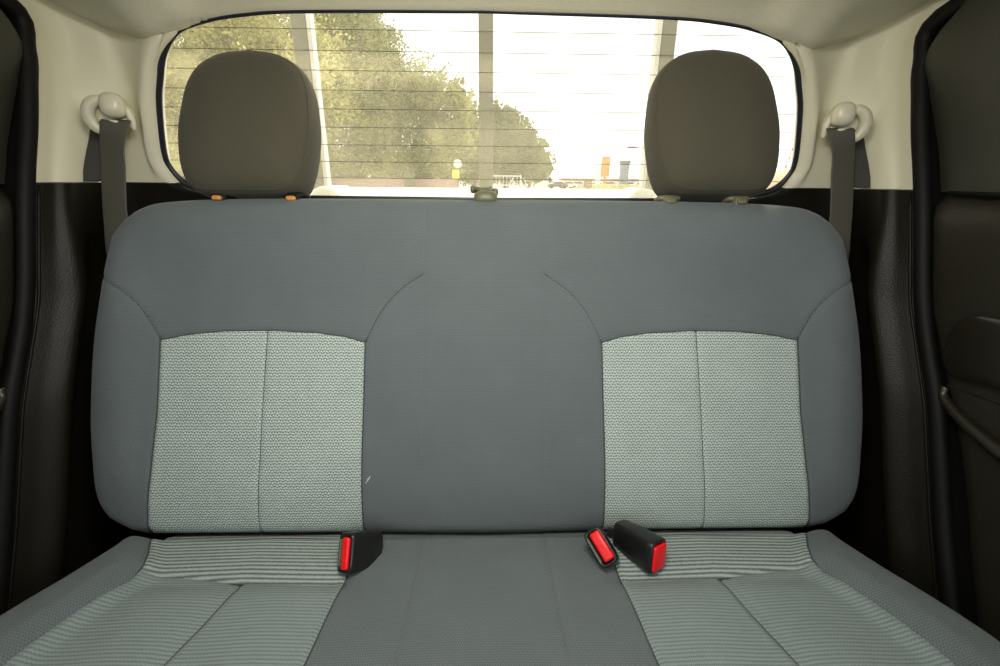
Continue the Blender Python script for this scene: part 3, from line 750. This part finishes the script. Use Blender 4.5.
# trees
def tree(cx, cy, blobs, nleaf, lsize, m, label, core=.42, name='tree'):
    t = thing(name, (cx, cy, GZ), label, name, 'trees behind the rear window' if name == 'tree' else None)
    cnt = np.array([b[3]**2 for b in blobs]); cnt = (cnt/cnt.sum()*nleaf).astype(int); VV = []
    for (bx, by, bz, br), nl in zip(blobs, cnt):
        # sub-clumps on the shell of each blob keep the outline ragged
        k = max(10, nl//24); d = rng.normal(size=(k, 3)); d /= np.linalg.norm(d, axis=1)[:, None]
        cc = np.array([bx, by, bz])+d*br*rng.uniform(.45, .98, (k, 1))
        P = np.repeat(cc, 24, 0)+rng.normal(size=(k*24, 3))*br*.085
        u = rng.normal(size=P.shape); u /= np.linalg.norm(u, axis=1)[:, None]; v = np.cross(u, rng.normal(size=P.shape)); v /= np.linalg.norm(v, axis=1)[:, None]
        sz = (lsize*rng.uniform(.5, 1.3, len(P)))[:, None]
        VV.append(np.stack([P-u*sz, P+v*sz*.6, P+u*sz, P-v*sz*.6], 1).reshape(-1, 3))
    V = np.concatenate(VV); F = np.arange(len(V)).reshape(-1, 4).tolist()
    fo = obj('foliage', V, F, m, t, smooth=False)
    mb = MB()
    for bx, by, bz, br in blobs: mb.ell((bx, by, bz), (br*core,)*3, nu=14, nv=9)
    V = np.array(mb.V); V += rng.normal(size=V.shape)*.05*blobs[0][3]
    obj('inner_leaves', V, mb.F, m, t, smooth=False)
    mb = MB(); top = blobs[0]
    mb.tube(spline([(cx, cy, GZ), (cx+.1, cy, GZ+top[2]*.4), (top[0], top[1], top[2])], 5), np.linspace(.3, .12, 11)*max(.5, top[3]/3), 9)
    for b in blobs[1:4]: mb.tube([(cx, cy, GZ+1.2), ((cx+b[0])/2+.2, cy, b[2]*.6), b[:3]], [.14, .1, .05], 7)
    mb.build('trunk', M['bark'], t)
def blobs_px(L, Y):
    out = []
    for px, py, r, dy in L:
        p = at(px, py, Y+dy); out.append((p[0], p[1], p[2], r*(Y+dy)*.95/FPX))
    return out
B = blobs_px([(200, 90, 90, 0), (130, 40, 80, 1), (240, 30, 80, 1), (180, 155, 60, -1), (250, 150, 55, -2), (90, 120, 70, 1), (300, 80, 60, 1), (190, -40, 80, 1)], 26)
tree(at(200, 180, 26)[0], 26, B, 60000, .095, M['leaf_a'], 'broad yellow-green tree filling the left end of the window')
B = blobs_px([(350, 90, 62, 0), (335, 40, 55, 0), (395, 90, 45, 1), (310, 140, 50, -1), (375, 140, 50, 0), (425, 100, 36, 1), (432, 145, 42, 1), (365, 45, 34, 0), (460, 128, 26, 1), (340, -10, 40, 0), (455, 100, 22, 0)], 40)
tree(at(360, 180, 40)[0], 40, B, 60000, .13, M['leaf_b'], 'tall olive tree sloping down towards the middle upright')
B = blobs_px([(505, 150, 36, 0), (490, 128, 26, 0), (525, 158, 24, 0), (470, 155, 32, 1), (515, 130, 18, 0), (532, 145, 15, 0), (500, 118, 14, 0)], 50)
tree(at(505, 180, 50)[0], 50, B, 24000, .15, M['leaf_c'], 'small dark rounded tree just right of the middle upright')

L = [(x, 168+3*math.sin(x*.7), 17+3*math.sin(x*1.3), math.sin(x)) for x in range(160, 546, 18)]
B = blobs_px(L, 66)
tree(at(350, 180, 66)[0], 66, B, 26000, .2, M['leaf_c'], 'long dark hedge behind the tree trunks and pinkish wall', core=.7, name='hedge')

# low wall, post, sign, gate on the left; far car park on the right
p0, p1 = at(322, 180, 30), at(450, 180, 30)
mb = MB(); mb.box(((p0[0]+p1[0])/2, 30, GZ+.85), (p1[0]-p0[0]+1, .25, 1.7), bev=.02)
mb.build('boundary_wall', M['brick'], label='low pinkish wall under the trees left of middle upright', cat='wall')
p = at(409, 180, 29); mb = MB(); mb.box((p[0], 29.3, GZ+1.1), (.55, .5, 2.2), bev=.03); mb.box((p[0], 29.3, GZ+2.25), (.65, .6, .12), bev=.03)
mb.build('gate_pillar', M['olive'], label='stubby olive pillar in front of the low pinkish wall', cat='pillar')
p = at(458, 180, 28); t = thing('road_sign', (p[0], 28, GZ), 'round white sign over a yellow panel on a thin post', 'sign')
MB().tube([(p[0], 28, GZ), (p[0], 28, 1.9)], .03, 8).build('post', M['rack'], t)
yel = mat('yellow_panel', (.85, .62, .12), .6); ora = mat('orange_panel', (.72, .22, .04), .6); blue = mat('blue_grey_cladding', (.22, .25, .30), .5, var=(.8, .1))
mb = MB(); mb.prism([(.24*math.cos(a), .24*math.sin(a)) for a in np.linspace(0, 2*math.pi, 24, endpoint=False)], 27.94, 27.97, lambda q, y: (p[0]+q[0], y, 1.78+q[1])); mb.build('sign_disc', M['white_paint'], t, smooth=False)
mb = MB(); mb.box((p[0]-.12, 27.96, 1.20), (.42, .04, .50), bev=.01); mb.build('sign_panel', yel, t)
p = at(505, 180, 30); t = thing('metal_gate', (p[0], 30, GZ), 'white railing gate below the small dark tree', 'gate')
mb = MB(); hw = 1.0
for z in (GZ+.4, .6, 1.15): mb.box((p[0], 30, z), (2*hw, .06, .06))
for s in (-1, 1): mb.box((p[0]+s*hw, 30, GZ+1.0), (.08, .08, 2.0))
mb.build('gate_frame', M['white_paint'], t, smooth=False)
mb = MB()
for k in range(1, 9): mb.box((p[0]-hw+k*2*hw/9, 30, GZ+1.0), (.03, .03, 1.9))
mb.build('bars', M['white_paint'], t, smooth=False)

# grass bank
p0, p1 = at(585, 184, 70), at(645, 184, 70)
mb = MB(); mb.ell(((p0[0]+p1[0])/2, 72, GZ), ((p1[0]-p0[0])/2+2, 6, 1.25), p=2.2); mb.build('grass_bank', M['grass'], label='low green grass bank at the edge of car park', cat='grass bank')
# orange hoarding tower, grey tower, low building
p = at(603, 180, 90); t = thing('advertising_tower', (p[0], 90, GZ), 'tall orange panelled tower on the skyline', 'tower')
mb = MB(); mb.box((p[0]+.3, 90, 3.4), (1.5, .5, 3.6), bev=.05); mb.build('panel', ora, t)
mb = MB(); mb.box((p[0]-1.0, 90.1, 2.0), (1.0, .4, 4.0), bev=.05); mb.build('side_panel', M['white_paint'], t)
mb = MB(); mb.box((p[0]+.3, 90, .4), (.5, .4, 2.4), bev=.03); mb.build('leg', ora, t)
p = at(623.5, 180, 95); t = thing('tower_block', (p[0], 95, GZ), 'slim blue-grey tower right of the orange tower', 'building')
mb = MB(); mb.box((p[0], 95, 1.9), (1.5, 1.5, 5.3), bev=.04); mb.build('shaft', blue, t)
mb = MB(); mb.box((p[0], 95, 4.45), (1.8, 1.8, .5), bev=.04); mb.build('crown', mat('dark_cladding', (.12, .13, .15), .5), t)
p0, p1 = at(562, 180, 130), at(665, 180, 130)
t = thing('low_building', ((p0[0]+p1[0])/2, 130, GZ), 'long low pale building with reddish roof behind the cars', 'building')
mb = MB(); mb.box(((p0[0]+p1[0])/2, 130, .1), (p1[0]-p0[0], 6, 1.8), bev=.05); mb.build('wall', M['white_paint'], t)
mb = MB(); mb.box(((p0[0]+p1[0])/2, 129.8, 1.25), (p1[0]-p0[0]+.6, 7, .5), bev=.1); mb.build('roof', mat('red_roof', (.50, .20, .10), .8), t)
p = at(588, 182, 60); mb = MB(); mb.box((p[0], 60, .55), (.95, .8, 1.0), bev=.05); mb.box((p[0], 60, 1.08), (1.05, .9, .1), bev=.03); mb.box((p[0], 60, -.4), (.4, .4, .9))
mb.build('kiosk', mat('brown_cabinet', (.30, .19, .12), .7), label='small brown cabinet in front of the parked cars', cat='cabinet')
# far right: bank and lattice pylon
p = at(795, 175, 60); mb = MB(); mb.ell((p[0]+6, 62, GZ), (14, 6, 3.4), p=2.4); mb.build('earth_bank', mat('reddish_earth', (.50, .36, .24), .9, var=(.6, .25)), label='reddish bank at the far right edge of the window', cat='earth bank')
p = at(794, 180, 75); q = at(794, 112, 75); t = thing('lattice_pylon', (p[0], 75, GZ), 'thin brown lattice pylon at the right end of window', 'pylon')
mb = MB(); zt = q[2]; hw0 = 1.5
def cor(z, i): k = hw0*(1-(z-GZ)/(zt-GZ))+.12; return (p[0]+(-k, k, k, -k)[i], 75+(-k, -k, k, k)[i], z)
zz = np.linspace(GZ, zt, 10)
for i in range(4): mb.tube([cor(GZ, i), cor(zt, i)], .07, 5)
for a, b in zip(zz[:-1], zz[1:]):
    for i in range(4): mb.tube([cor(a, i), cor(b, (i+1) % 4)], .045, 4); mb.tube([cor(b, i), cor(b, (i+1) % 4)], .045, 4)
mb.build('lattice', mat('rusty_steel', (.30, .19, .12), .7), t)
mb = MB()
for k, L in ((.82, 1.6), (.68, 2.2)): z = GZ+(zt-GZ)*k; mb.tube([(p[0]-L, 75, z), (p[0]+L, 75, z)], .08, 5)
mb.build('cross_arm', M['bark'], t)
# street lamp
p = at(640, 180, 55); q = at(640, 148, 55); t = thing('street_lamp', (p[0], 55, GZ), 'thin street lamp with a flat head left of right headrest', 'street lamp')
MB().tube([(p[0], 55, GZ), (p[0], 55, q[2]), (p[0]-.9, 55, q[2]+.1)], .05, 6).build('pole', M['white_paint'], t)
mb = MB(); mb.box((p[0]-1.3, 55, q[2]+.1), (1.0, .3, .12), bev=.03); mb.build('lamp_head', M['bark'], t)

# parked cars, tiny in the distance
def car(x, y, m, label):
    t = thing('parked_car', (x, y, GZ), label, 'car', 'parked cars in the distant car park')
    prof = [(-2.1, .35), (-2.15, .75), (-1.9, .95), (-1.2, 1.02), (-.7, 1.42), (.7, 1.46), (1.45, 1.02), (2.05, .92), (2.12, .4)]
    mb = MB(); mb.prism(prof, -.8, .8, lambda q, e: (x+q[0], y+e, GZ+q[1])); mb.build('body', m, t, smooth=False)
    mb = MB(); mb.prism([(-1.1, 1.03), (-.65, 1.36), (.65, 1.39), (1.3, 1.03)], -.82, .82, lambda q, e: (x+q[0], y+e, GZ+q[1])); mb.build('windows', M['seal'], t, smooth=False)
    for a in (-1.35, 1.35):
        mb = MB(); mb.prism([(.33*math.cos(k), .33*math.sin(k)) for k in np.linspace(0, 6.283, 16, endpoint=False)], -.85, .85, lambda q, e: (x+a+q[0], y+e, GZ+.33+q[1])); mb.build('wheel', M['rubber'], t, smooth=False)
paints = {'white': M['white_paint'], 'silver': mat('silver_paint', (.5, .5, .5), .3), 'dark': mat('dark_paint', (.10, .10, .11), .3), 'red': mat('red_paint', (.4, .08, .05), .3)}
for px, Y, c, lab in ((558, 100, 'dark', 'dark parked car nearest the small dark tree'), (568, 104, 'white', 'white parked car second from the dark tree'),
                      (577, 108, 'silver', 'silver parked car left of the brown cabinet'), (596, 104, 'white', 'white parked car right of the brown cabinet'),
                      (609, 110, 'red', 'red parked car below the orange tower'), (630, 104, 'silver', 'silver parked car right of the blue-grey tower'), (640, 100, 'white', 'white parked car nearest the right headrest')):
    car(at(px, 181, Y)[0], Y, paints[c], lab)
